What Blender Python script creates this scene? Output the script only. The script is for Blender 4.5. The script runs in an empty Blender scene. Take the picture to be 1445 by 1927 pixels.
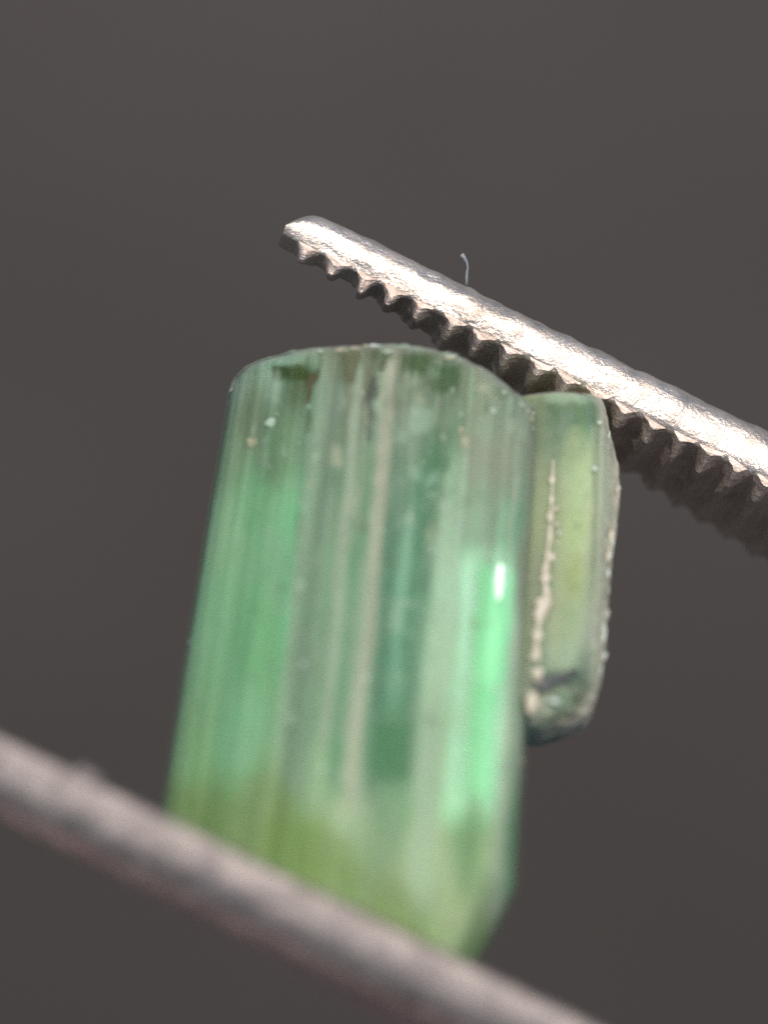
import bpy, math, random
import numpy as np
from mathutils import Matrix, Vector, noise

# ------------------------------------------------------------------ camera, world, sun
# one unit = one centimetre (a macro photograph).  "Camera space" below: x right, y up, z towards the lens,
# z = 0 is the plane in focus, the lens stands at z = D.
D = 6.7
PITCH = math.radians(50)
scene = bpy.context.scene
C = scene.collection
rot = Matrix.Rotation(math.pi/2 - PITCH, 4, 'X')
ORIGIN = Vector((0, 0, 20.0))                       # the held crystal floats 20 cm above the ground
M = Matrix.Translation(ORIGIN) @ rot                # camera space -> world

cam = bpy.data.cameras.new('camera')
camo = bpy.data.objects.new('camera', cam); C.objects.link(camo)
camo.matrix_world = M @ Matrix.Translation((0, 0, D))
cam.sensor_width = 36; cam.sensor_fit = 'AUTO'
cam.lens = 36*D/1.927
cam.clip_start = 0.1; cam.clip_end = 5000
cam.dof.use_dof = True
cam.dof.focus_distance = D + 0.01
cam.dof.aperture_fstop = cam.lens*1e-3/0.37
scene.camera = camo

SUN = Vector((.16, .47, .87)).normalized()          # in camera space
sw = (rot.to_3x3() @ SUN).normalized()
elev = math.asin(sw.z); azim = math.atan2(sw.x, sw.y)
world = bpy.data.worlds.new('World'); scene.world = world; world.use_nodes = True
nt = world.node_tree
sky = nt.nodes.new('ShaderNodeTexSky'); sky.sky_type = 'NISHITA'; sky.sun_disc = False
sky.sun_elevation = elev; sky.sun_rotation = azim
nt.links.new(sky.outputs[0], nt.nodes['Background'].inputs[0])
nt.nodes['Background'].inputs[1].default_value = 0.10
sl = bpy.data.lights.new('sun', 'SUN'); sl.energy = 4.0; sl.angle = math.radians(0.53); sl.color = (1, .93, .83)
so = bpy.data.objects.new('sun', sl); C.objects.link(so)
so.rotation_euler = sw.to_track_quat('Z', 'Y').to_euler()

scene.view_settings.view_transform = 'Standard'; scene.view_settings.look = 'None'
scene.view_settings.exposure = 0.0; scene.view_settings.gamma = 1.0
cy = scene.cycles
cy.max_bounces = 14; cy.transparent_max_bounces = 24; cy.transmission_bounces = 10; cy.diffuse_bounces = 5
cy.caustics_reflective = False; cy.caustics_refractive = False
cy.sample_clamp_indirect = 4.0
cy.use_denoising = False

# ------------------------------------------------------------------ helpers
def P(px, py, z=0.0):
    "camera-space point at depth z on the line of sight through photograph pixel px, py"
    k = (D - z)/D
    return Vector(((px - 722.5)/1000*k, (963.5 - py)/1000*k, z))

def proj(v):
    k = D/(D - v[2])
    return v[0]*k*1000 + 722.5, 963.5 - v[1]*k*1000

def s2l(c):
    c = np.asarray(c, float)/255.0
    return np.where(c <= .04045, c/12.92, ((c + .055)/1.055)**2.4)

def lerp_table(x, tab):
    return float(np.interp(x, [t[0] for t in tab], [t[1] for t in tab]))

def fbm(v, f, octv=3):
    return noise.fractal(Vector((v[0]*f, v[1]*f, v[2]*f)), 1.0, 2.0, octv)

def tag(o, label=None, cat=None, group=None, kind=None):
    if label: o['label'] = label
    if cat: o['category'] = cat
    if group: o['group'] = group
    if kind: o['kind'] = kind
    return o

def thing(name, frame, label, cat):
    o = bpy.data.objects.new(name, None); C.objects.link(o)
    o.empty_display_size = .1
    o.matrix_world = M @ frame
    return tag(o, label, cat)

def build(name, verts, faces, m, parent=None, frame=None, smooth=True, attrs=None, label=None):
    "ONE mesh object; verts in camera space; frame = camera-space matrix of the parent thing"
    me = bpy.data.meshes.new(name)
    if frame is not None:
        inv = frame.inverted(); verts = [inv @ Vector(v) for v in verts]
    else:
        verts = [M @ Vector(v) for v in verts]
    me.from_pydata([tuple(v) for v in verts], [], faces)
    for an, (typ, data) in (attrs or {}).items():
        a = me.attributes.new(an, typ, 'POINT')
        if typ == 'FLOAT_COLOR':
            arr = np.ones((len(verts), 4), np.float32); arr[:, :3] = np.asarray(data)
            a.data.foreach_set('color', arr.ravel())
        else:
            a.data.foreach_set('value', np.asarray(data, np.float32))
    if smooth: me.polygons.foreach_set('use_smooth', [True]*len(me.polygons))
    me.materials.append(m); me.update()
    o = bpy.data.objects.new(name, me); C.objects.link(o)
    if parent is not None: o.parent = parent
    if label: o['label'] = label
    return o

def grid_faces(nr, nc, closed=True, off=0):
    f = []
    for r in range(nr - 1):
        for c in range(nc if closed else nc - 1):
            c2 = (c + 1) % nc
            f.append((off + r*nc + c, off + r*nc + c2, off + (r+1)*nc + c2, off + (r+1)*nc + c))
    return f

def tube(path, radii, n=10, squash=1.0, seed=0, rough=0.0):
    "closed tapering tube along a camera-space path"
    vs = []; k = len(path)
    for i, p in enumerate(path):
        t = (Vector(path[min(i+1, k-1)]) - Vector(path[max(i-1, 0)])).normalized()
        a = t.cross(Vector((0, 0, 1)))
        if a.length < 1e-4: a = t.cross(Vector((1, 0, 0)))
        a.normalize(); b = a.cross(t)
        for j in range(n):
            ang = 2*math.pi*j/n
            q = Vector(p) + a*math.cos(ang)*radii[i] + b*math.sin(ang)*radii[i]*squash
            if rough: q += (q - Vector(p))*rough*noise.noise(q*70 + Vector((seed, 0, 0)))
            vs.append(q)
    f = grid_faces(k, n)
    f.append(tuple(reversed(range(n)))); f.append(tuple(range((k-1)*n, k*n)))
    return vs, f

def blob(c, ax, seed=0, rough=.35, nu=12, nv=8):
    "irregular grain; ax = three camera-space half axes"
    vs = []; f = []
    for j in range(nv + 1):
        th = math.pi*j/nv
        for i in range(nu):
            ph = 2*math.pi*i/nu
            d = Vector((math.sin(th)*math.cos(ph), math.sin(th)*math.sin(ph), math.cos(th)))
            k = 1 + rough*(noise.noise(d*1.7 + Vector((seed*3.1, seed, 0))) + .6*noise.noise(d*3.7 + Vector((seed, seed*2.3, 4))))
            vs.append(Vector(c) + (ax[0]*d.x + ax[1]*d.y + ax[2]*d.z)*k)
    f = grid_faces(nv + 1, nu)
    return vs, f

# ------------------------------------------------------------------ node helpers
def mat(name):
    m = bpy.data.materials.new(name); m.use_nodes = True
    nt = m.node_tree; nt.nodes.clear()
    out = nt.nodes.new('ShaderNodeOutputMaterial')
    return m, nt, out

class NB:
    def __init__(s, nt): s.nt = nt
    def n(s, t, **kw):
        x = s.nt.nodes.new(t)
        for k, v in kw.items(): setattr(x, k, v)
        return x
    def l(s, a, b): s.nt.links.new(a, b)
    def set(s, sock, v):
        if isinstance(v, bpy.types.NodeSocket): s.l(v, sock)
        elif v is not None: sock.default_value = v
    def coord(s, scale=(1, 1, 1), rotz=0):
        t = s.n('ShaderNodeTexCoord'); mp = s.n('ShaderNodeMapping')
        mp.inputs['Scale'].default_value = scale; mp.inputs['Rotation'].default_value = (0, 0, rotz)
        s.l(t.outputs['Object'], mp.inputs['Vector']); return mp.outputs[0]
    def noise(s, vec, scale=5, detail=3, rough=.55, dist=0):
        x = s.n('ShaderNodeTexNoise'); s.l(vec, x.inputs['Vector'])
        x.inputs['Scale'].default_value = scale; x.inputs['Detail'].default_value = detail
        x.inputs['Roughness'].default_value = rough; x.inputs['Distortion'].default_value = dist
        return x.outputs['Fac']
    def rng(s, v, a, b, c, d, clamp=True):
        x = s.n('ShaderNodeMapRange'); x.clamp = clamp; s.set(x.inputs[0], v)
        for i, q in enumerate((a, b, c, d)): s.set(x.inputs[i+1], q)
        return x.outputs[0]
    def math(s, op, a, b=None):
        x = s.n('ShaderNodeMath', operation=op); s.set(x.inputs[0], a); s.set(x.inputs[1], b); return x.outputs[0]
    def mix(s, f, a, b, blend='MIX'):
        x = s.n('ShaderNodeMix', data_type='RGBA', blend_type=blend)
        s.set(x.inputs[0], f); s.set(x.inputs[6], a); s.set(x.inputs[7], b); return x.outputs[2]
    def shade(s, f, a, b):
        x = s.n('ShaderNodeMixShader'); s.set(x.inputs[0], f); s.l(a, x.inputs[1]); s.l(b, x.inputs[2]); return x.outputs[0]
    def bump(s, h, strength=.3, dist=.01):
        x = s.n('ShaderNodeBump'); s.l(h, x.inputs['Height'])
        x.inputs['Strength'].default_value = strength; x.inputs['Distance'].default_value = dist
        return x.outputs[0]
    def attr(s, name):
        x = s.n('ShaderNodeAttribute', attribute_name=name); return x

def rgba(c): return (float(c[0]), float(c[1]), float(c[2]), 1.0)

# ------------------------------------------------------------------ materials
def m_ground():
    m, nt, out = mat('dark_ground'); b = NB(nt)
    bs = b.n('ShaderNodeBsdfPrincipled')
    co = b.coord()
    big = b.noise(co, .16, 3, .5)
    mid = b.noise(co, .42, 3, .6)
    fine = b.noise(co, 9, 4, .65)
    c = b.mix(b.rng(big, .35, .65, 0, 1), rgba((.041, .037, .035)), rgba((.058, .052, .050)))
    c = b.mix(b.rng(mid, .4, .7, 0, .8), c, rgba((.045, .036, .033)))
    c = b.mix(b.rng(fine, .3, .75, 0, .6), c, rgba((.075, .069, .066)))
    sep = b.n('ShaderNodeSeparateXYZ'); b.l(co, sep.inputs[0])
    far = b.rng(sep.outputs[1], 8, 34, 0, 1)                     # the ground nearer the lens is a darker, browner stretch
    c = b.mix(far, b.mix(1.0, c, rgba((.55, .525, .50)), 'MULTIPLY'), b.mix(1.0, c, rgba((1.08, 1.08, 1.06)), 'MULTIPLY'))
    b.l(c, bs.inputs['Base Color']); bs.inputs['Roughness'].default_value = .9
    bs.inputs['Specular IOR Level'].default_value = .3
    b.l(b.bump(fine, .6, .05), bs.inputs['Normal'])
    b.l(bs.outputs[0], out.inputs[0]); return m

def m_steel(name, base, dark, rmin, rmax):
    m, nt, out = mat(name); b = NB(nt)
    bs = b.n('ShaderNodeBsdfPrincipled'); bs.inputs['Metallic'].default_value = 1
    co = b.coord()
    g1 = b.noise(co, 26, 4, .6); g2 = b.noise(co, 140, 3, .6)
    scr = b.noise(b.coord((9, 160, 160)), 1, 3, .6)
    grime = b.noise(co, 9, 4, .6)
    c = b.mix(b.rng(grime, .45, .75, 0, .7), rgba(base), rgba(dark))
    c = b.mix(b.rng(g1, .5, .8, 0, .5), c, rgba(dark))
    b.l(c, bs.inputs['Base Color'])
    b.l(b.rng(g1, .3, .7, rmin, rmax), bs.inputs['Roughness'])
    h = b.math('ADD', b.math('MULTIPLY', g1, .7), b.math('ADD', b.math('MULTIPLY', g2, .60), b.math('MULTIPLY', scr, .10)))
    b.l(b.bump(h, .45, .012), bs.inputs['Normal'])
    b.l(bs.outputs[0], out.inputs[0]); return m

def m_core():
    "the coloured body of the crystal: zoned tourmaline full of fine tubes"
    m, nt, out = mat('zoned_green_tourmaline'); b = NB(nt)
    z = b.attr('zone').outputs['Color']
    st = b.noise(b.coord((34, 34, 1.6)), 1, 3, .55)
    cl = b.noise(b.coord((11, 11, 5)), 1, 5, .65, .6)
    gr = b.noise(b.coord((48, 48, 22)), 1, 4, .65, .4)
    c = b.mix(b.math('MULTIPLY', b.rng(st, .38, .7, 0, .24), b.attr('streak').outputs['Fac']), z, b.mix(.5, z, rgba((.05, .13, .08)), 'MIX'))
    c = b.mix(b.rng(cl, .5, .8, 0, .30), c, rgba((.38, .46, .35)))
    c = b.mix(b.rng(gr, .55, .8, 0, .35), c, rgba((.40, .50, .40)))
    c = b.mix(b.rng(gr, .45, .2, 0, .35), c, rgba((.05, .13, .08)))
    ps = b.n('ShaderNodeBsdfPrincipled'); b.l(c, ps.inputs['Base Color'])
    ps.inputs['Subsurface Weight'].default_value = 1.0
    ps.inputs['Subsurface Radius'].default_value = (.7, 1.0, .75)
    ps.inputs['Subsurface Scale'].default_value = .10
    ps.inputs['Roughness'].default_value = .6; ps.inputs['Specular IOR Level'].default_value = .1
    t = b.n('ShaderNodeBsdfTranslucent'); b.l(c, t.inputs[0])
    b.l(b.shade(.22, ps.outputs[0], t.outputs[0]), out.inputs[0]); return m

def m_shell(name, tint, veil, frost=(.62, .68, .58)):
    "clear outer skin of the crystal: see-through, glossy, striated, with milky veils and frosted chips"
    m, nt, out = mat(name); b = NB(nt)
    st = b.noise(b.coord((60, 60, 1.1)), 1, 3, .5)
    st2 = b.noise(b.coord((14, 14, .9)), 1, 3, .55)
    sp = b.noise(b.coord((30, 30, 22)), 1, 4, .65)
    fro = b.attr('frost').outputs['Fac']
    h = b.math('ADD', b.math('MULTIPLY', st, .5), b.math('ADD', st2, b.math('MULTIPLY', sp, .08)))
    nb = b.bump(h, .22, .010)
    tr = b.n('ShaderNodeBsdfTransparent'); tr.inputs[0].default_value = rgba(tint)
    col = b.mix(fro, rgba(veil), rgba(frost))
    df = b.n('ShaderNodeBsdfDiffuse'); b.l(col, df.inputs[0])
    tl = b.n('ShaderNodeBsdfTranslucent'); b.l(col, tl.inputs[0])
    milky = b.shade(.45, df.outputs[0], tl.outputs[0])
    milk = b.attr('milk').outputs['Fac']
    wisp = b.noise(b.coord((17, 17, 6)), 1, 5, .65, .8)
    amt = b.math('ADD', b.math('ADD', b.math('MULTIPLY', milk, b.math('ADD', b.rng(st2, .35, .75, .3, 1.1), b.rng(wisp, .45, .75, 0, .7))), b.rng(sp, .60, .82, 0, .30)), b.math('MULTIPLY', fro, .6))
    amt = b.math('MINIMUM', amt, .95)
    body = b.shade(amt, tr.outputs[0], milky)
    gl = b.n('ShaderNodeBsdfGlossy'); gl.inputs['Roughness'].default_value = .42; b.l(nb, gl.inputs['Normal'])
    fr = b.n('ShaderNodeFresnel'); fr.inputs[0].default_value = 1.62; b.l(nb, fr.inputs['Normal'])
    b.l(b.shade(b.math('MULTIPLY', fr.outputs[0], .13), body, gl.outputs[0]), out.inputs[0]); return m

def m_plain(name, c1, c2, sc=30, rough=.6, trans=.3, stretch=1.0):
    m, nt, out = mat(name); b = NB(nt)
    n = b.noise(b.coord((1, 1, stretch)), sc, 4, .6)
    c = b.mix(b.rng(n, .35, .65, 0, 1), rgba(c1), rgba(c2))
    bs = b.n('ShaderNodeBsdfPrincipled'); b.l(c, bs.inputs['Base Color']); bs.inputs['Roughness'].default_value = rough
    b.l(b.bump(n, .4, .01), bs.inputs['Normal'])
    t = b.n('ShaderNodeBsdfTranslucent'); b.l(c, t.inputs[0])
    b.l(b.shade(trans, bs.outputs[0], t.outputs[0]), out.inputs[0]); return m

def m_flake(name, c1, c2, op):
    "thin flake or healed crack inside the crystal, half see-through"
    m, nt, out = mat(name); b = NB(nt)
    n = b.noise(b.coord(), 60, 3, .6)
    d = b.n('ShaderNodeBsdfDiffuse'); b.l(b.mix(n, rgba(c1), rgba(c2)), d.inputs[0])
    t = b.n('ShaderNodeBsdfTransparent')
    lw = b.n('ShaderNodeLayerWeight'); lw.inputs[0].default_value = .45
    f = b.math('MULTIPLY', b.rng(n, .3, .65, op*.45, op), b.rng(lw.outputs['Facing'], .25, .85, 1, 0))
    b.l(b.shade(f, t.outputs[0], d.outputs[0]), out.inputs[0]); return m

def m_flash(name='mint_flash', base=(.30, .80, .44), metal=.12, r0=.42, r1=.55):
    "flash plate: highlight green put into the base colour, thinning out to nothing at its edges"
    m, nt, out = mat(name); b = NB(nt)
    bs = b.n('ShaderNodeBsdfPrincipled'); bs.inputs['Base Color'].default_value = rgba(base)
    bs.inputs['Metallic'].default_value = metal
    n = b.noise(b.coord((40, 40, 6)), 1, 3, .6)
    bs.inputs['Specular IOR Level'].default_value = .25
    b.l(b.rng(n, .3, .7, r0, r1), bs.inputs['Roughness'])
    tr = b.n('ShaderNodeBsdfTransparent')
    f = b.math('MULTIPLY', b.attr('fade').outputs['Fac'], b.rng(b.noise(b.coord((70, 70, 2.0)), 1, 3, .6), .32, .58, .35, 1))
    b.l(b.shade(f, tr.outputs[0], bs.outputs[0]), out.inputs[0]); return m

GROUND = m_ground()
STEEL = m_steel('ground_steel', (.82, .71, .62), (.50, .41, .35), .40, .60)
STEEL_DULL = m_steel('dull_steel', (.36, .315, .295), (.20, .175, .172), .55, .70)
STEEL_LIFT = m_steel('shade_lifted_steel', (.86, .66, .60), (.70, .46, .41), .50, .70)  # brighter, redder steel: its colour lifts the shaded underside
STEEL_IN = m_steel('stained_steel', (.69, .58, .51), (.38, .28, .23), .50, .72)
CORE = m_core()
SHELL = m_shell('clear_tourmaline_skin', (.94, .985, .95), (.44, .45, .36))
SHELL_SIDE = m_shell('clear_side_skin', (.96, .985, .93), (.46, .49, .38), (.94, .86, .72))
TUBE = m_flake('pale_growth_tube', (.40, .36, .30), (.50, .46, .40), .55)
CREAM = m_plain('cream_mineral', (.62, .55, .43), (.80, .74, .62), 24, .6, .25)
WHITE = m_plain('white_fleck', (.62, .72, .62), (.85, .92, .86), 30, .35, .3)
SOFT = m_flake('milky_spot', (.42, .55, .42), (.55, .66, .52), .40)
WFLAKE = m_flake('white_flake', (.66, .78, .68), (.85, .92, .84), .65)
CFLAKE = m_flake('cream_flake', (.62, .50, .36), (.75, .64, .48), .55)
DARKV = m_plain('dark_fissure', (.03, .045, .02), (.05, .05, .03), 20, .5, .2)
DARKS = m_plain('dark_slate_fissure', (.05, .06, .06), (.09, .10, .10), 20, .5, .2)
MINT = m_flash()  # sun flash inside the crystal, carried by the base colour
GLINT = m_flash('glint_plate', (.75, .92, .82), .6, .38, .45)
LINT = m_plain('grey_lint', (.30, .33, .36), (.48, .50, .52), 40, .7, .4)

# ------------------------------------------------------------------ ground
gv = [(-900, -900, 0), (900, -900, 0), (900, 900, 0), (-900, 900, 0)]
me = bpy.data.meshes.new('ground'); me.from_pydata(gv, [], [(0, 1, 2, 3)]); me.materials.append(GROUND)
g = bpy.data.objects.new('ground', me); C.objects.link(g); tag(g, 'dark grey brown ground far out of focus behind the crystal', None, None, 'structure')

# ------------------------------------------------------------------ tweezers
TILT = .41; CT = math.sqrt(1 - TILT*TILT)
def jaw_axes(theta):
    d = Vector((math.cos(theta), -math.sin(theta), 0))
    e = Vector((-math.sin(theta), -math.cos(theta), 0))
    z = Vector((0, 0, 1))
    return d, e*TILT - z*CT, e*CT + z*TILT          # along, across (away from the lens), from upper jaw to lower jaw

TH_U = math.radians(26.95); TH_L = math.radians(25.9)
dU, wU, nU = jaw_axes(TH_U); dL, wL, nL = jaw_axes(TH_L)
OU = P(556, 452, 0.0)                               # upper jaw: near inner edge at the tip
ZL = .75
OL = P(-150, 1312, ZL)                              # lower jaw: same corner, beyond the left of the frame
tw_frame = Matrix.Translation(P(1300, 1330, .4))
TW = thing('tweezers', tw_frame, 'steel tweezers with serrated jaws gripping the green crystal', 'tweezers')

def Wu(s): return max(.055, .02 + .265*min(s, 1.4)) + (.12*(min(s, 6) - 1.4)/4.6 if s > 1.4 else 0)
def Tu(s): return .082 + .028*min(s, 1.3)
def Wl(s): return .11 + .14*min(s, 1.4)
def Tl(s): return .093

def arm(name, O, d, w, n, W, T, L, flip, bulge, lean, bend, seed, label, m):
    "bar lofted along d; inner flat face at n=0, body towards -n*flip... (flip = +1 upper, -1 lower)"
    rows = [-.028, -.022, -.014, -.004, .008]
    s = .018
    while s < 1.75: rows.append(s); s += .0085
    while s < L: rows.append(s); s += .18
    vs = []; NC = 44
    gap = 1.15
    for s in rows:
        k = 1.0
        if s < .03: k = math.sqrt(max(.04, 1 - ((.03 - s)/.06)**2))
        Ws, Ts = W(max(s, 0)), T(max(s, 0))*k
        # profile (across, outward), rounded
        c = min(.035, .35*Ws)
        pts = [(0, 0), (bulge*.7 + lean*.25, .25), (bulge + lean*.5, .5), (bulge*.6 + lean*.75, .75), (c*.3 + lean*.9, .93), (c + lean, 1.0),
               (max(Ws*.5, c + lean + .004), 1.03), (max(Ws - c, c + lean + .008), 1.0), (max(Ws - c*.2, c+lean+.012), .88), (max(Ws, c+lean+.012), .6), (Ws, .25), (Ws, 0), (Ws*.75, 0), (Ws*.5, 0), (Ws*.25, 0)]
        pts = [(a, o*Ts) for a, o in pts]
        # resample the closed profile
        q = pts + [pts[0]]
        seg = [math.dist(q[i], q[i+1]) for i in range(len(pts))]; tot = sum(seg); cum = np.concatenate([[0], np.cumsum(seg)])
        off = 0.0
        if s > 1.9: off = -bend*(1 - math.cos(min(1, (s - 1.9)/(L - 1.9))*math.pi))/2*gap*.5
        for j in range(NC):
            x = tot*j/NC
            i = min(int(np.searchsorted(cum, x, 'right')) - 1, len(pts) - 1)
            f = (x - cum[i])/seg[i] if seg[i] > 0 else 0
            a = q[i][0] + (q[i+1][0] - q[i][0])*f; o = q[i][1] + (q[i+1][1] - q[i][1])*f
            mid = (Ws*.5, Ts*.5)
            v = O + d*s + w*a + n*(-flip*(o + off))
            nv = fbm(v + Vector((seed, 0, 0)), 26, 3)*.0036 + fbm(v + Vector((0, seed, 0)), 7, 2)*.002
            if 0 < o: v += (w*(a - mid[0]) + n*(-flip*(o - mid[1]))).normalized()*nv*(1 if a < .9*Ws else .5)
            vs.append(v)
    f = grid_faces(len(rows), NC)
    f.append(tuple(reversed(range(NC)))); f.append(tuple(range((len(rows)-1)*NC, len(rows)*NC)))
    ob = build(name, vs, f, m, TW, tw_frame, True, None, label)
    ob.data.materials.append(STEEL_IN)                   # the inner face is stained
    ob.data.materials.append(STEEL_LIFT)                    # shade lift painted on the outside of the nearer arm
    for p in ob.data.polygons:
        c = sum((vs[i] for i in p.vertices), Vector())/len(p.vertices)
        if abs((c - O).dot(n)) < .006 and .006 < (c - O).dot(w): p.material_index = 1
        elif flip < 0 and (c - O).dot(n) > .085: p.material_index = 2
    return ob

LEN = 10.5
arm_u = arm('arm', OU, dU, wU, nU, Wu, Tu, LEN, 1, -.020, .008, 1.0, 1.7, 'bright sunlit upper arm with a rounded tip', STEEL)
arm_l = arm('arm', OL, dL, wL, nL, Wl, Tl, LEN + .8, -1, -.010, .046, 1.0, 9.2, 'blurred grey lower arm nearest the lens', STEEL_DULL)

rnd = random.Random(4)
def tooth(parent, O, d, w, n, s, W, flip, h, seed):
    "one rounded ridge of the serration, running across the jaw's inner face"
    prof = [(-.0300, -.006), (-.0225, .10), (-.014, .34), (-.0085, .76), (-.0045, .96), (.003, .95), (.0085, .66), (.015, .26), (.023, .07), (.0300, -.006)]
    Wd = W(s); nr = 9; vs = []
    tk = rnd.uniform(-.15, .15)
    for r in range(nr):
        a = -.002 + (Wd + .004)*(r/(nr - 1))**1.3
        end = (.34, .62, .9)[r] if r < 3 else (1.0 if r < nr - 1 else .6)*(1 - .45*max(0, r - 2)/(nr - 3))      # the ridge starts with a slope behind the jaw's edge
        for x, y in prof:
            yy = (y*h*end*(1 + tk*(r/nr - .5)) if y > 0 else y)
            v = O + d*(s + x*(1.0 if 0 < r < nr-1 else .9)) + w*a + n*flip*yy
            v += n*(.0050*fbm(v + Vector((seed, 0, 0)), 28, 2)) + d*(.0045*fbm(v + Vector((0, seed, 0)), 20, 2)) + w*.004*noise.noise(v*60)
            vs.append(v)
    np_ = len(prof)
    f = grid_faces(nr, np_, True)
    f.append(tuple(reversed(range(np_)))); f.append(tuple(range((nr-1)*np_, nr*np_)))
    return build('tooth', vs, f, STEEL_IN, parent, tw_frame, False)

for i in range(19):
    tooth(arm_u, OU, dU, wU, nU, .030 + .0605*i + rnd.uniform(-.003, .003), Wu, 1, .034 + rnd.uniform(-.003, .003), i*1.3)
for i in range(24):
    tooth(arm_l, OL + wL*.06, dL, wL, nL, .06 + .0605*i, lambda s: Wl(s) - .06, -1, .014, i*2.1)
vs, f = blob(P(160, 1462, ZL - .03), (dL*.034, nL*.018, wL*.02), 3, .4)
build('burr', vs, f, STEEL_DULL, arm_l, tw_frame)
# the welded end of the tweezers, outside the frame
eU = OU + dU*LEN + wU*.2 + nU*.55; eL = OL + dL*(LEN + .8) + wL*.2 - nL*.55
vs, f = tube([eU.lerp(eL, .5) - dU*1.6, eU.lerp(eL, .5) - dU*1.0, eU.lerp(eL, .5) + dU*.2, eU.lerp(eL, .5) + dU*.5], [.25, .33, .33, .22], 16, .8)
build('welded_end', vs, f, STEEL, TW, tw_frame)

# lint on the upper arm
lp = [(877, 536), (878, 514), (880, 503), (878, 493), (873, 485), (868, 479)]
lpts = [P(x, y, -.05) for x, y in lp]
vs, f = tube(lpts, [.0032, .0022, .002, .0022, .0034, .0045], 8, 1, 3, .6)
lo = build('lint_fibre', vs, f, LINT)
tag(lo, 'tiny curved grey lint fibre sticking up from the sunlit tweezer arm', 'lint')

# ------------------------------------------------------------------ the crystal
A_T = P(731, 700, -.02); A_B = P(603, 1850, .50)
axis = (A_T - A_B).normalized(); LENC = (A_T - A_B).length
U = Vector((1, 0, 0)); U = (U - axis*U.dot(axis)).normalized()
Q = axis.cross(U)                                   # candidates for "towards the lens"
if Q.z < 0: Q = -Q
fr = Matrix((( U.x, -Q.x, axis.x, A_B.x), (U.y, -Q.y, axis.y, A_B.y), (U.z, -Q.z, axis.z, A_B.z), (0, 0, 0, 1)))
CR = thing('tourmaline_crystal', fr, 'translucent green tourmaline crystal held upright between the tweezer jaws', 'crystal')

def L2C(u, q, s):
    "local (across, towards lens, along) -> camera space"
    return A_B + U*u + Q*q + axis*s

POLY = [(-.305, -.03), (-.283, .035), (-.165, .135), (-.02, .185), (.12, .178), (.20, .152), (.268, .128), (.305, .035), (.288, -.07), (.16, -.2), (-.12, -.22), (-.27, -.12)]
NC = 460
def section(poly, n, rad):
    "closed polygon with corners rounded by averaging, resampled evenly"
    p = np.array(poly + [poly[0]]); seg = np.hypot(*(p[1:] - p[:-1]).T); cum = np.concatenate([[0], np.cumsum(seg)])
    t = np.linspace(0, cum[-1], n*4, endpoint=False)
    x = np.interp(t, cum, p[:, 0]); y = np.interp(t, cum, p[:, 1])
    k = max(1, int(rad/cum[-1]*n*4)); ker = np.hanning(2*k + 3); ker /= ker.sum()
    ext = lambda a: np.convolve(np.concatenate([a[-k-1:], a, a[:k+1]]), ker, 'valid')
    return np.stack([ext(x), ext(y)], 1)[::4]
SEC = section(POLY, NC, .045)

TOP = [(400, 752), (428, 735), (434, 714), (445, 697), (460, 684), (480, 674), (500, 667), (540, 657), (580, 650), (640, 646), (700, 644), (760, 645), (800, 650),
       (840, 658), (880, 672), (915, 692), (950, 714), (980, 738), (1005, 757), (1025, 776), (1031, 800), (1040, 830)]
def taper(s): return .300 + (.328 - .300)*(1 - s/LENC)
S_CH = LENC*(1 - (1668 - 700)/1150)
def col_pt(u, q, s):
    k = taper(min(max(s, 0), LENC))/.300
    if u > .17 and s < S_CH: u -= (u - .17)*min(1, (S_CH - s)/.185)*.58
    return L2C(u*k, q*k, s)
front_q = {}
def qf(u):
    "front surface depth at u"
    fr_ = SEC[SEC[:, 1] > -.04]
    o = np.argsort(fr_[:, 0]); return float(np.interp(u, fr_[o, 0], fr_[o, 1]))
def s_top(u):
    u = max(-.302, min(.302, u)); q = qf(u)
    lo_, hi = .6*LENC, 1.3*LENC
    for _ in range(28):
        m_ = .5*(lo_ + hi); x, y = proj(col_pt(u, q, m_))
        if y > lerp_table(x, TOP): lo_ = m_
        else: hi = m_
    return lo_
def s_bot(u, q):
    "where the column meets the lower jaw's teeth; the right corner is broken off"
    p0 = OL - nL*.032
    lo_, hi = -.5, .6*LENC
    for _ in range(28):
        m_ = .5*(lo_ + hi)
        if (col_pt(u, q, m_) - p0).dot(nL) > 0: lo_ = m_
        else: hi = m_
    s = lo_
    return s
def inv_px(px, py, dq=0.0):
    "crystal coordinates (u, s) of the point dq below the front surface that is seen at pixel px, py"
    u, s = 0.0, .5*LENC
    for _ in range(14):
        x, y = proj(col_pt(u, qf(u) - dq, s))
        u += (px - x)/1000*.95 + 0*u; s += -(py - y)/1000*1.05
        u = max(-.3, min(.3, u))
    return u, s

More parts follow.
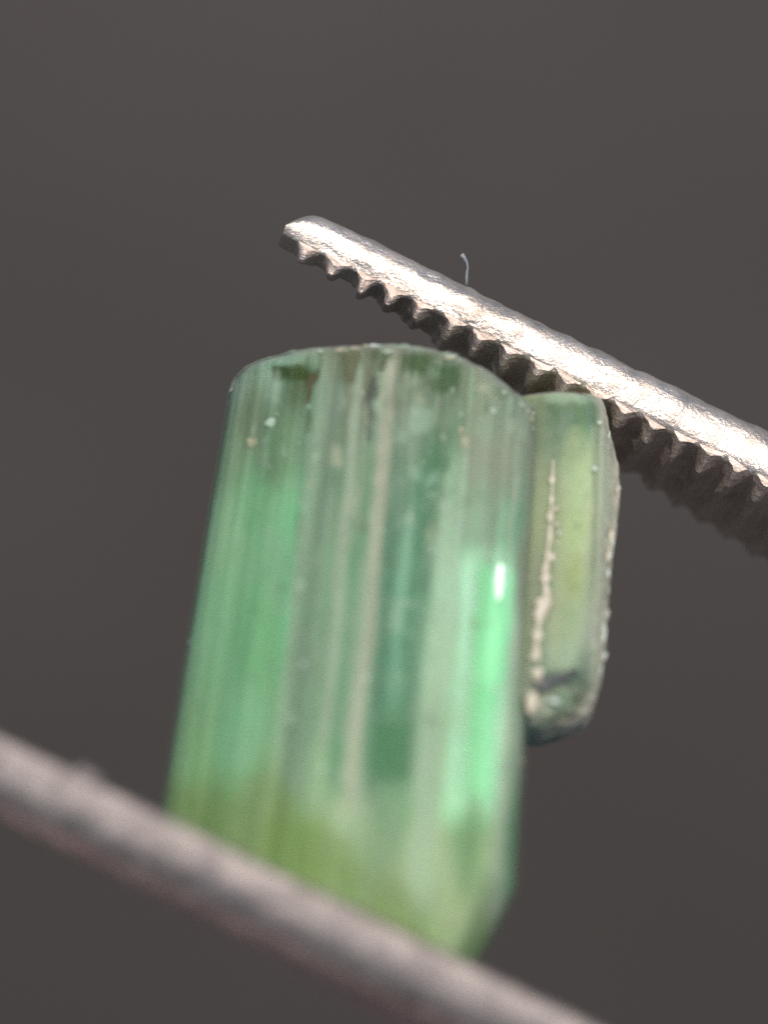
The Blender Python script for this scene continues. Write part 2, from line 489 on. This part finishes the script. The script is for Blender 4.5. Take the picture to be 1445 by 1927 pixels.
# --- colour zones of the main crystal (photograph pixel, mineral colour there with reflections and glow painted in)
ZONES = [(450, 720, 120, 150, 120), (520, 690, 125, 165, 135), (560, 710, 78, 98, 62), (470, 780, 105, 125, 90), (430, 850, 115, 150, 105), (520, 860, 95, 135, 90),
 (480, 950, 98, 168, 105), (430, 1000, 118, 172, 115), (550, 960, 95, 168, 112), (600, 800, 110, 140, 115), (620, 950, 115, 145, 115), (640, 720, 110, 110, 85),
 (720, 670, 90, 90, 65), (800, 690, 70, 92, 58), (840, 720, 72, 96, 68), (780, 780, 100, 132, 112), (830, 850, 78, 122, 90), (780, 950, 72, 118, 90),
 (900, 720, 125, 137, 112), (960, 780, 115, 130, 115), (900, 850, 132, 145, 122), (960, 900, 118, 132, 112), (1010, 850, 128, 142, 122), (900, 1000, 125, 152, 126),
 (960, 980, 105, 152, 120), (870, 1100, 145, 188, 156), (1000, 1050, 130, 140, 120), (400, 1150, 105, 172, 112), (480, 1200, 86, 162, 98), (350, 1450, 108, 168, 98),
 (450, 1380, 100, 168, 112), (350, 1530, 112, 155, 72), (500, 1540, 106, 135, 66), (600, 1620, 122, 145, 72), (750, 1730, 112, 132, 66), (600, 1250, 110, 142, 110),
 (580, 1350, 110, 146, 110), (600, 1450, 130, 162, 120), (650, 1510, 146, 166, 124), (765, 1090, 95, 148, 118), (750, 1260, 70, 130, 98), (740, 1420, 62, 120, 78),
 (750, 1520, 105, 148, 102), (840, 1250, 142, 178, 140), (830, 1450, 138, 162, 124), (800, 1610, 152, 168, 124), (870, 1720, 146, 162, 112), (890, 1800, 118, 148, 86),
 (885, 1560, 96, 142, 80), (930, 1600, 146, 164, 118), (955, 1600, 72, 124, 82), (965, 1450, 130, 168, 130), (940, 1400, 158, 186, 150), (985, 1330, 100, 152, 112),
 (900, 1420, 135, 195, 145), (570, 1060, 105, 155, 112), (690, 1180, 118, 150, 120), (660, 1320, 98, 138, 104)]
ZP = np.array([z[:2] for z in ZONES], float); ZC = s2l(np.array([z[2:] for z in ZONES]))
def zone_at(X, Y, ZP=ZP, ZC=ZC, gain=1.0):
    X = np.asarray(X, float)[:, None]; Y = np.asarray(Y, float)[:, None]
    sh = X + (Y - 1200)*.103; zs = ZP[:, 0] + (ZP[:, 1] - 1200)*.103      # follow the crystal's lean
    d2 = ((sh - zs[None])*2.0)**2 + (Y - ZP[:, 1][None])**2 + 900
    w = d2**-1.9
    return (w @ ZC)/w.sum(1, keepdims=True)*gain

rs = random.Random(11)
def striation(a, seed):
    "relief of the vertical striations for perimeter position a (0..1)"
    v = Vector((math.cos(a*2*math.pi)*9, math.sin(a*2*math.pi)*9, seed))
    return .0040*noise.noise(v*1.0) + .0030*noise.noise(v*2.6) + .0008*noise.noise(v*7)

def prism(shrink, rows_n, capw, cap_rough, relief, top_in, attrs_fn, name, m, parent, label=None, lower=0.0, groove=False):
    vs = []; inf = []
    per = len(SEC)
    st = [s_top(u) - top_in for u, q in SEC]; sb = [s_bot(u, q) + lower for u, q in SEC]
    nrm = np.roll(SEC, -1, 0) - np.roll(SEC, 1, 0); nrm = np.stack([nrm[:, 1], -nrm[:, 0]], 1); nrm /= np.linalg.norm(nrm, axis=1, keepdims=True)
    cen = SEC.mean(0)
    sgn = np.sign(((SEC - cen)*nrm).sum(1).mean()); nrm *= sgn
    ts = list(np.linspace(0, 1, rows_n))
    for ri, t in enumerate(ts):
        for j in range(per):
            u, q = SEC[j]; a = j/per
            s = sb[j] + (st[j] - capw - sb[j])*t
            r = -shrink + relief*(striation(a, .0) + .0018*noise.noise(Vector((math.cos(a*6.283)*14, math.sin(a*6.283)*14, s*5))) )
            r += relief*.004*noise.noise(Vector((u*3, q*3, s*2.2 + 4)))
            if groove: r -= .015*float(box(np.float64(u), .200, .275, .010))*float(box(np.float64(s), s_g1, s_g0, .02)) if q > 0 else 0
            p = col_pt(u + nrm[j, 0]*r, q + nrm[j, 1]*r, s); vs.append(p); inf.append((u, q, s, t, 0))
    # rounded, chipped rim and cap
    for ci, (dr, ds) in enumerate([(.0015, capw*.55), (.006, capw*.85), (.014, capw), (.04, capw*1.0), (.09, capw*.9), (.15, capw*.8), (.20, capw*.7)]):
        for j in range(per):
            u, q = SEC[j]
            chip = cap_rough*noise.noise(Vector((u*38, q*38, ci*.7))) + cap_rough*.8*noise.noise(Vector((u*13, q*13, 5)))
            L_ = math.hypot(u - cen[0], q - cen[1]); k = max(.02, 1 - (dr + shrink)/L_*(1 if dr < .1 else L_/.25))
            s = st[j] - capw + ds + chip*(.6 if ci < 3 else 1)
            p = col_pt(cen[0] + (u - cen[0])*k, cen[1] + (q - cen[1])*k, s); vs.append(p); inf.append((u, q, s, 1.0, ci + 1))
    nr = rows_n + 7
    f = grid_faces(nr, per)
    f.append(tuple(reversed(range(per)))); f.append(tuple(range((nr-1)*per, nr*per)))
    # make faces outward
    return build(name, vs, f, m, parent, fr, True, attrs_fn(vs, inf), label)

GAIN = 1.0
# growth bands and the painted mint glow of the flash along the crystal: position across (photograph x on the line y = 1100), y range, colour, strength
BANDS = [(556, 612, 690, 1490, 112, 138, 114, .7), (629, 648, 690, 1400, 148, 160, 140, .8), (653, 679, 820, 1500, 72, 134, 92, .9), (684, 710, 655, 1520, 164, 162, 142, .9),
 (712, 744, 830, 1500, 66, 112, 88, .85), (747, 770, 950, 1320, 102, 150, 126, .6), (773, 807, 780, 1470, 70, 118, 90, .85), (816, 858, 850, 1720, 146, 174, 146, .6),
 (880, 895, 800, 1500, 120, 165, 130, .4), (868, 968, 1050, 1540, 150, 222, 172, .7), (914, 926, 780, 1200, 142, 152, 134, .5), (972, 1000, 1150, 1730, 166, 178, 154, .75), (917, 945, 1500, 1700, 90, 134, 76, .8), (994, 1020, 1420, 1700, 70, 128, 88, .8)]
PATCHES = [(515, 600, 690, 716, 72, 84, 48, .95), (643, 674, 664, 724, 96, 88, 62, .8), (700, 736, 662, 694, 72, 80, 52, .85), (754, 802, 668, 702, 62, 84, 46, .9), (818, 864, 688, 738, 62, 88, 56, .9),
 (694, 709, 706, 760, 72, 70, 74, .85), (689, 704, 758, 830, 84, 86, 88, .75), (576, 592, 694, 760, 92, 76, 60, .9), (574, 586, 772, 812, 84, 96, 66, .8), (740, 800, 716, 766, 92, 112, 84, .6),
 (770, 808, 766, 812, 135, 165, 146, .7), (806, 846, 800, 892, 66, 112, 78, .8), (480, 600, 648, 684, 132, 168, 140, .7), (604, 645, 715, 790, 112, 142, 122, .6), (700, 770, 1360, 1470, 58, 116, 74, .8),
 (880, 1000, 830, 900, 132, 134, 118, .5)]
VEIL = .030
rb = random.Random(23)
for i in range(70):
    x0 = rb.uniform(540, 1005); wd = rb.choice([2.5, 4, 4, 6, 9]); y0 = rb.choice([640, 660, rb.uniform(650, 1250)]); y1 = y0 + rb.uniform(70, 420)
    BANDS.append((x0, x0 + wd, y0, y1) + rb.choice([(150, 160, 142), (160, 168, 150), (84, 112, 88), (74, 110, 84), (128, 150, 128), (110, 158, 122)]) + (rb.uniform(.3, .75),))
for i in range(110):
    x0 = rb.uniform(470, 1000); y0 = rb.uniform(665, 1000) if i < 75 else rb.uniform(950, 1480); wd = rb.uniform(5, 26)
    PATCHES.append((x0, x0 + wd, y0, y0 + wd*rb.uniform(.6, 2.2)) + rb.choice([(150, 166, 142), (140, 168, 150), (80, 106, 78), (92, 112, 86), (130, 150, 124), (168, 168, 142)]) + (rb.uniform(.2, .55),))
def sst(x): x = np.clip(x, 0, 1); return x*x*(3 - 2*x)
def box(x, x0, x1, e): return sst((x - x0 + e)/(2*e))*sst((x1 + e - x)/(2*e))
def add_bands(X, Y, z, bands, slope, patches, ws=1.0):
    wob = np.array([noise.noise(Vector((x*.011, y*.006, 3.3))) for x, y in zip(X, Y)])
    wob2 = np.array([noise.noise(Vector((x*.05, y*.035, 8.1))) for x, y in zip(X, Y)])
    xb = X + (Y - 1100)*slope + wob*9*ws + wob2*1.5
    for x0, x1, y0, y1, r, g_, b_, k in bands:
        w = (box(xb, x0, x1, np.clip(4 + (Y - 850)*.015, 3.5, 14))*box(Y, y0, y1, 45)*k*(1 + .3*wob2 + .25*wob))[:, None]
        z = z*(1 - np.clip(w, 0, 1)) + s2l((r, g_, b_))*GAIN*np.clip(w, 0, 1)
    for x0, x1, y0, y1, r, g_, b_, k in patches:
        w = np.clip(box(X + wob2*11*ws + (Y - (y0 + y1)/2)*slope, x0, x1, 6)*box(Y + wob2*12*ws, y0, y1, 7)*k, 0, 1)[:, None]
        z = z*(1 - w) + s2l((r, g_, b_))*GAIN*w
    if ws == 1.0:  # warm reflection of the lower jaw painted into the crystal's base
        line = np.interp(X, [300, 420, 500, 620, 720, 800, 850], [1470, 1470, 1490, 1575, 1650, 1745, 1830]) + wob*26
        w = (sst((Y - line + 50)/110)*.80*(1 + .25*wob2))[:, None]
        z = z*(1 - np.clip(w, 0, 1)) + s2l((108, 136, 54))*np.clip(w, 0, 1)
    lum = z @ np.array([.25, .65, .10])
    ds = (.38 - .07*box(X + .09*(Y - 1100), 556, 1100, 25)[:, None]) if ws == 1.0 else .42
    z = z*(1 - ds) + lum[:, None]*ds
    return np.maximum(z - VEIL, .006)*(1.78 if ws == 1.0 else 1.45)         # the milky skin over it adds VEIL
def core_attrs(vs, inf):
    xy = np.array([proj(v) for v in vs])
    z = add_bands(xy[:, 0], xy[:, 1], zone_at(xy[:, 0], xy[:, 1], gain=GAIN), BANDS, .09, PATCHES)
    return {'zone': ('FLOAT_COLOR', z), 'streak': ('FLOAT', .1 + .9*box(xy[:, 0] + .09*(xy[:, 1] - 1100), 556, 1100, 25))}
def shell_attrs(vs, inf):
    fo = []
    for v, (u, q, s, t, c) in zip(vs, inf):
        edge = 0.0
        d = s_cache[round(u, 4)] - s
        edge = max(0, 1 - max(d, 0)/.022)**1.3
        n1 = .5 + .5*noise.noise(Vector((u*26, q*26, s*22)))
        n2 = .5 + .5*noise.noise(Vector((u*9, q*9, s*7 + 3)))
        fo.append(min(1, edge*(.25 + .9*n1) + (.45*max(0, n2 - .62))))
    xy = np.array([proj(v) for v in vs]); xb = xy[:, 0] + .09*(xy[:, 1] - 1100)
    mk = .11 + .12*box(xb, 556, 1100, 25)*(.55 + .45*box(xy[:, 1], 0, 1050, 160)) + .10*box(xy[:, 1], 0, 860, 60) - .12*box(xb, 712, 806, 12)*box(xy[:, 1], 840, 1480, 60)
    for x0, x1, y0, y1, r_, g_, b_, k in PATCHES:
        if g_ < 100: mk -= .22*box(xy[:, 0] + (xy[:, 1] - (y0 + y1)/2)*.09, x0 - 3, x1 + 3, 8)*box(xy[:, 1], y0 - 3, y1 + 3, 9)
    return {'frost': ('FLOAT', fo), 'milk': ('FLOAT', np.clip(mk, .02, 1))}
s_cache = {round(u, 4): s_top(u) for u, q in SEC}

s_g0 = inv_px(938, 1060)[1]; s_g1 = inv_px(898, 1500)[1]
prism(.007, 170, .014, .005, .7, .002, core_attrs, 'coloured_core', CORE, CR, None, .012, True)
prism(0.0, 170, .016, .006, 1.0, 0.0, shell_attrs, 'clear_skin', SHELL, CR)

# --- things grown inside the crystal, between core and skin
def in_path(pts, dq):
    out = []
    for px, py in pts:
        u, s = inv_px(px, py, dq); out.append(col_pt(u, qf(u) - dq, s))
    return out
def densify(pts, n):
    t = np.linspace(0, 1, len(pts)); tt = np.linspace(0, 1, n)
    return list(zip(np.interp(tt, t, [p[0] for p in pts]), np.interp(tt, t, [p[1] for p in pts])))
def inner_tube(name, pts, r, m, dq=.010, n=26, seed=0, squash=.5, label=None):
    pp = in_path(densify(pts, n), dq)
    rr = [r*(.75 + .5*(.5 + .5*noise.noise(Vector((i*.35, seed, 0)))))*min(1, .35 + 4*min(i, n-1-i)/n) for i in range(n)]
    vs, f = tube(pp, rr, 10, squash, seed, .25)
    return build(name, vs, f, m, CR, fr, True, None, label)
def fleck(px, py, rx, ry, m, dq=.009, seed=0, name='fleck', rough=.6):
    u, s = inv_px(px, py, dq); c = col_pt(u, qf(u) - dq, s)
    vs, f = blob(c, (U*rx, axis*ry, Q*min(.0035, min(rx, ry)*.3)), seed, rough, 18, 12)
    return build(name, vs, f, m, CR, fr)

inner_tube('growth_tube', [(700, 672), (688, 800), (676, 950), (664, 1130), (648, 1380)], .0045, TUBE, seed=1)
inner_tube('growth_tube', [(744, 672), (731, 800), (720, 950), (703, 1130), (678, 1420)], .0060, TUBE, seed=2)
for a in [(478, 832, .013, .010, CFLAKE), (513, 796, .012, .009, WFLAKE), (645, 768, .007, .0022, WFLAKE), (584, 765, .006, .0022, WFLAKE), (873, 832, .009, .014, CFLAKE),
          (924, 772, .008, .008, WFLAKE), (782, 778, .008, .010, SOFT), (810, 932, .014, .007, SOFT), (732, 786, .006, .007, CFLAKE), (566, 1104, .013, .016, SOFT),
          (549, 1355, .014, .016, SOFT), (643, 1556, .014, .020, SOFT), (758, 1135, .018, .011, SOFT), (680, 1312, .013, .013, SOFT), (868, 1365, .010, .030, SOFT),
          (948, 738, .006, .005, WFLAKE), (958, 790, .009, .003, WFLAKE), (595, 860, .008, .012, SOFT), (712, 703, .008, .002, WFLAKE), (728, 661, .010, .005, WFLAKE)]:
    fleck(*a, seed=a[0]*.37)

for i in range(64):
    px = rs.uniform(500, 1005); py = rs.uniform(700, 980) if i < 36 else rs.uniform(980, 1500)
    if i < 16: px = rs.uniform(850, 1005); py = rs.uniform(725, 830)
    py = max(py, lerp_table(px, TOP) + 22)
    r = rs.uniform(.0018, .0060); fleck(px, py, r*rs.uniform(.6, 1.4), r*rs.uniform(.6, 2.2), rs.choice([SOFT, SOFT, WFLAKE, WFLAKE, CFLAKE]), seed=i*2.7, rough=.8)
for i in range(12):                                   # small chips and flakes along the rim
    px = rs.choice([rs.uniform(690, 770), rs.uniform(830, 1015), rs.uniform(500, 690)]); py = lerp_table(px, TOP) + rs.uniform(5, 13)
    r = rs.uniform(.0025, .0065); fleck(px, py, r*rs.uniform(1, 2), r*.6, rs.choice([WFLAKE, SOFT, WFLAKE, CFLAKE]), dq=.003, seed=i*3.3, rough=.9, name='rim_chip')
# --- added plates whose mint colour paints the inner sun flash, and a thin one on the left face
def sheet(name, pts, halfw, m, dq, phi, curve, label=None, nrow=40, peak=1.0, lin=0.0):
    "narrow curved plate with real thickness; phi = turn of its normal about the crystal axis, curve = tilt towards its lower end"
    vs = []; dp = densify(pts, nrow)
    base = in_path(dp, dq); nn = 9
    cu = U*math.cos(phi) - Q*math.sin(phi); cn = U*math.sin(phi) + Q*math.cos(phi)
    fade = []
    for side in (0, 1):
        for i, p in enumerate(base):
            t = i/(nrow - 1); hw = halfw*(.6 + .4*math.sin(math.pi*min(1, .15 + t*.8)))*(1 + .10*noise.noise(Vector((t*5, phi, 0))))
            off = -curve*t*t - lin*t
            for k in range(nn):
                x = (k/(nn - 1)*2 - 1)
                fade.append(max(0, 1 - abs(x)**1.3)*min(1, t*9)*min(1, (1 - t)*3.5)*peak if peak <= 1 else min(1, peak*max(0, 1 - abs(x)**2)*min(1, t*5)*min(1, (1 - t)*2.2)))
                vs.append(p + cu*x*hw + cn*(off - .006*x*x - side*.004) + axis*.01*noise.noise(Vector((x*2, side*0, i*.02))) *(1 if i in (0, nrow-1) else 0))
    f = []
    n1 = nrow*nn
    for i in range(nrow - 1):
        for k in range(nn - 1):
            a = i*nn + k; f.append((a, a+1, a+nn+1, a+nn)); f.append((n1+a, n1+a+nn, n1+a+nn+1, n1+a+1))
    for i in range(nrow - 1):
        for k in (0, nn-1):
            a = i*nn + k; f.append((a, a+nn, n1+a+nn, n1+a))
    for k in range(nn - 1):
        for i in (0, nrow-1):
            a = i*nn + k; f.append((a, a+1, n1+a+1, n1+a))
    return build(name, vs, f, m, CR, fr, True, {'fade': ('FLOAT', fade)}, label)
sheet('mint_sheet', [(940, 1052), (934, 1140), (920, 1250), (905, 1350)], .040, MINT, .005, math.radians(4), .015, 'bright mint green plate with the sun flash in its colour')
sheet('mint_sheet', [(912, 1280), (903, 1400), (893, 1540)], .036, MINT, .008, math.radians(-4), .012, 'duller green plate painting the lower end of the flash', peak=.5)
sheet('sun_glint_facet', [(942, 1056), (939, 1095), (936, 1150)], .019, GLINT, .0005, math.radians(4), .001, peak=1.6, lin=.006)  # plate added to catch the sun as a white hot spot
sheet('mint_sheet', [(550, 930), (540, 1080), (529, 1200), (514, 1318)], .018, MINT, .004, math.radians(-28), .0, 'thin pale green cleavage along the smooth face', peak=.32)

# ------------------------------------------------------------------ the smaller crystal grown on the side
XR = [(738, 1122), (745, 1135), (757, 1143), (775, 1148), (800, 1154), (850, 1167), (900, 1170), (930, 1168), (1010, 1157), (1120, 1147), (1210, 1141), (1265, 1132), (1300, 1120), (1318, 1108),
      (1330, 1090), (1340, 1066), (1346, 1040), (1352, 1018)]
XL = [(738, 975), (1384, 940)]
SIDE = [(0, -.10), (0, .05), (.30, .058), (.45, .062), (.72, .058), (.79, .052), (.93, .020), (1.0, -.005), (.97, -.10), (.7, -.16), (.3, -.16)]
def side_z(y): return .045 + .42*(y - 740)/1000
SS = np.array(SIDE)
SIDESEC = section(SIDE, 180, .012)
def side_mesh(shrink, name, m, attr):
    vs = []; inf = []
    ys = list(np.linspace(740, 1350, 170))
    n = len(SIDESEC)
    for y in ys:
        xr = lerp_table(y, XR) - shrink*1000; xl = lerp_table(y, XL) + shrink*1000
        dz = side_z(y)
        for t, q in SIDESEC:
            # upper outline: the termination is a little arched; lower end is broken
            yy = y
            if y < 800: yy = y + (1 - (y - 740)/60)*(5*max(0, (.45 - t)/.45)**2 + min(0, q - .055)*400)
            qq = q - shrink
            if y > 1300: qq = q*max(.25, 1 - (y - 1300)/110) - shrink
            v = P(xl + (xr - xl)*t, yy, dz + .055) + Q*(qq - .055)
            r = .0010*fbm(v, 30, 2) + (.012*fbm(v, 34, 3) if y > 1285 else 0) + (.004*fbm(v, 60, 2) if t > .9 else 0)
            v = v + Q*r + U*r*.5*(1 if t > .5 else 0)
            vs.append(v); inf.append((t, q, y))
    nr = len(ys); ctop = sum((vs[j] for j in range(n)), Vector())/n; cbot = sum((vs[(nr-1)*n + j] for j in range(n)), Vector())/n
    # caps as rings
    top = [[ctop.lerp(vs[j], k) + axis*.010*(1 - k) for j in range(n)] for k in (.15, .5, .85)]
    bot = [[cbot.lerp(vs[(nr-1)*n + j], k) for j in range(n)] for k in (.8, .4, .1)]
    rows = [p for r in top for p in r]; i1 = [(0, 0, 735)]*len(rows)
    allv = rows + vs + [p for r in bot for p in r]; i2 = i1 + inf + [(0, 0, 1360)]*(3*n)
    R = nr + 6
    f = grid_faces(R, n); f.append(tuple(reversed(range(n)))); f.append(tuple(range((R-1)*n, R*n)))
    return build(name, allv, f, m, CR, fr, True, attr(allv, i2))
SZ = [(1010, 760, 105, 130, 80), (1060, 765, 85, 130, 95), (1100, 790, 75, 130, 80), (1060, 800, 82, 125, 100), (1080, 830, 145, 165, 105), (1090, 900, 160, 185, 125), (1080, 1000, 155, 178, 108),
      (1080, 1090, 145, 162, 85), (1070, 1160, 140, 162, 110), (1060, 1240, 145, 170, 138), (1040, 1290, 105, 140, 115), (1090, 1290, 70, 100, 80), (1060, 1330, 105, 140, 110), (1090, 1330, 75, 100, 60),
      (1135, 800, 150, 170, 145), (1135, 900, 165, 178, 150), (1130, 1050, 168, 178, 150), (1120, 1180, 172, 178, 155), (1120, 1260, 140, 165, 140), (1160, 900, 215, 200, 165), (1150, 1000, 200, 192, 165), (1020, 1350, 150, 160, 140), (1030, 950, 145, 162, 110), (1020, 1100, 135, 150, 110)]
SZP = np.array([z[:2] for z in SZ], float); SZC = s2l(np.array([z[2:] for z in SZ]))
SBANDS = [(1042, 1058, 880, 1250, 152, 165, 118, .6), (1121, 1126, 770, 1270, 196, 204, 176, .9), (1127, 1150, 790, 1260, 158, 170, 148, .95), (1108, 1121, 800, 1100, 128, 142, 92, .7), (1155, 1185, 830, 1130, 222, 204, 170, .9)]  # facet shading and a pale edge line put into the colour
SPATCHES = [(1028, 1122, 760, 798, 74, 122, 78, .9), (1028, 1122, 736, 757, 128, 168, 134, .8), (1060, 1080, 775, 797, 85, 130, 110, .6), (1008, 1095, 1262, 1296, 70, 98, 84, .7), (1085, 1112, 1290, 1320, 72, 100, 62, .9), (1040, 1085, 1335, 1365, 78, 90, 45, .9), (1030, 1080, 1318, 1345, 135, 165, 140, .8)]
def side_core_attr(vs, inf):
    xy = np.array([proj(v) for v in vs]); 
    return {'zone': ('FLOAT_COLOR', add_bands(xy[:, 0], xy[:, 1], zone_at(xy[:, 0], xy[:, 1], SZP, SZC, GAIN), SBANDS, .03, SPATCHES, .4)), 'streak': ('FLOAT', np.full(len(vs), .4))}
def side_shell_attr(vs, inf):
    fo = []
    for v, (t, q, y) in zip(vs, inf):
        n1 = .5 + .5*noise.noise(v*30)
        fo.append(min(1, max(0, (t - .84)/.16)*(.55 + .6*n1) + max(0, 1 - (y - 738)/30)*.6*n1 + (.45*n1 if y > 1290 else 0)))
    return {'frost': ('FLOAT', fo), 'milk': ('FLOAT', np.full(len(vs), .20))}
side_mesh(.006, 'side_crystal_core', CORE, side_core_attr)
side_mesh(0, 'side_crystal_skin', SHELL_SIDE, side_shell_attr)

# cream crust in the joint and along the outer edge of the small crystal
def surf_side(px, py, lift=0.0):
    xr = lerp_table(py, XR); xl = lerp_table(py, XL); t = (px - xl)/(xr - xl)
    fr_ = SIDESEC[SIDESEC[:, 1] > -.05]; o = np.argsort(fr_[:, 0]); q = float(np.interp(t, fr_[o, 0], fr_[o, 1]))
    return P(px, py, side_z(py) + .055) + Q*(q - .055 + lift)
cp = densify([(1046, 868), (1044, 930), (1041, 985), (1040, 1010), (1034, 1060), (1030, 1090), (1035, 1122), (1022, 1160), (1016, 1200), (1011, 1245)], 60)
rad = [max(.0012, .0022 + .0050*(i/60) + .0060*noise.noise(Vector((i*.38, 2, 0))) + .003*noise.noise(Vector((i*1.1, 7, 0)))) + (.009 if 38 < i < 47 else 0)*math.sin((i-38)/9*math.pi if 38 < i < 47 else 0) for i in range(60)]
vs, f = tube([surf_side(x - 6, y, .001) for x, y in cp], rad, 14, .5, 5, .7)
build('cream_crust', vs, f, CREAM, CR, fr)
for px, py, rx, ry, sd in [(1011, 1272, .010, .014, 1), (1000, 1325, .010, .020, 2), (1118, 884, .0045, .0065, 3), (1150, 788, .004, .004, 4), (1129, 786, .005, .003, 5), (1043, 1322, .010, .006, 7)]:
    vs, f = blob(surf_side(px, py, .003), (U*rx, axis*ry, Q*min(rx, ry)*.7), sd, .6)
    build('mineral_grain', vs, f, WHITE if sd in (3, 4, 5, 7) else CREAM, CR, fr)

for i in range(16):
    x, y = cp[rs.randrange(8, 60)]; r = rs.uniform(.0022, .0055)
    vs, f = blob(surf_side(x + rs.uniform(-11, 11), y + rs.uniform(-6, 6), .001), (U*r, axis*r*rs.uniform(.8, 1.9), Q*r*.6), i*1.9, .8, 8, 6)
    build('mineral_grain', vs, f, CREAM, CR, fr)
for i in range(15):
    y = rs.uniform(765, 1250); r = rs.uniform(.0025, .0060)
    vs, f = blob(surf_side(lerp_table(y, XR) - rs.uniform(0, 9), y, .0), (U*r*.6, axis*r*rs.uniform(1.5, 4), Q*r*.8), i*2.3, .8, 8, 6)
    build('edge_chip', vs, f, rs.choice([CREAM, WHITE, WHITE]), CR, fr)
vs, f = tube([surf_side(x, y, .001) for x, y in densify([(1010, 1300), (1030, 1288), (1055, 1280), (1085, 1264)], 14)], [.004 + .007*math.sin(math.pi*(.25 + .7*i/13)) for i in range(14)], 10, .4, 6, .5)
build('cleft', vs, f, DARKS, CR, fr)
# one dust speck on the far left edge of the crystal
u, s = inv_px(372, 1212, 0)
vs, f = blob(P(360, 1212, .2), (U*.005, axis*.009, Q*.005), 8, .9)
tag(build('dust_speck', vs, f, LINT), 'minute pale dust speck clinging to the smooth side of the crystal', 'dust')
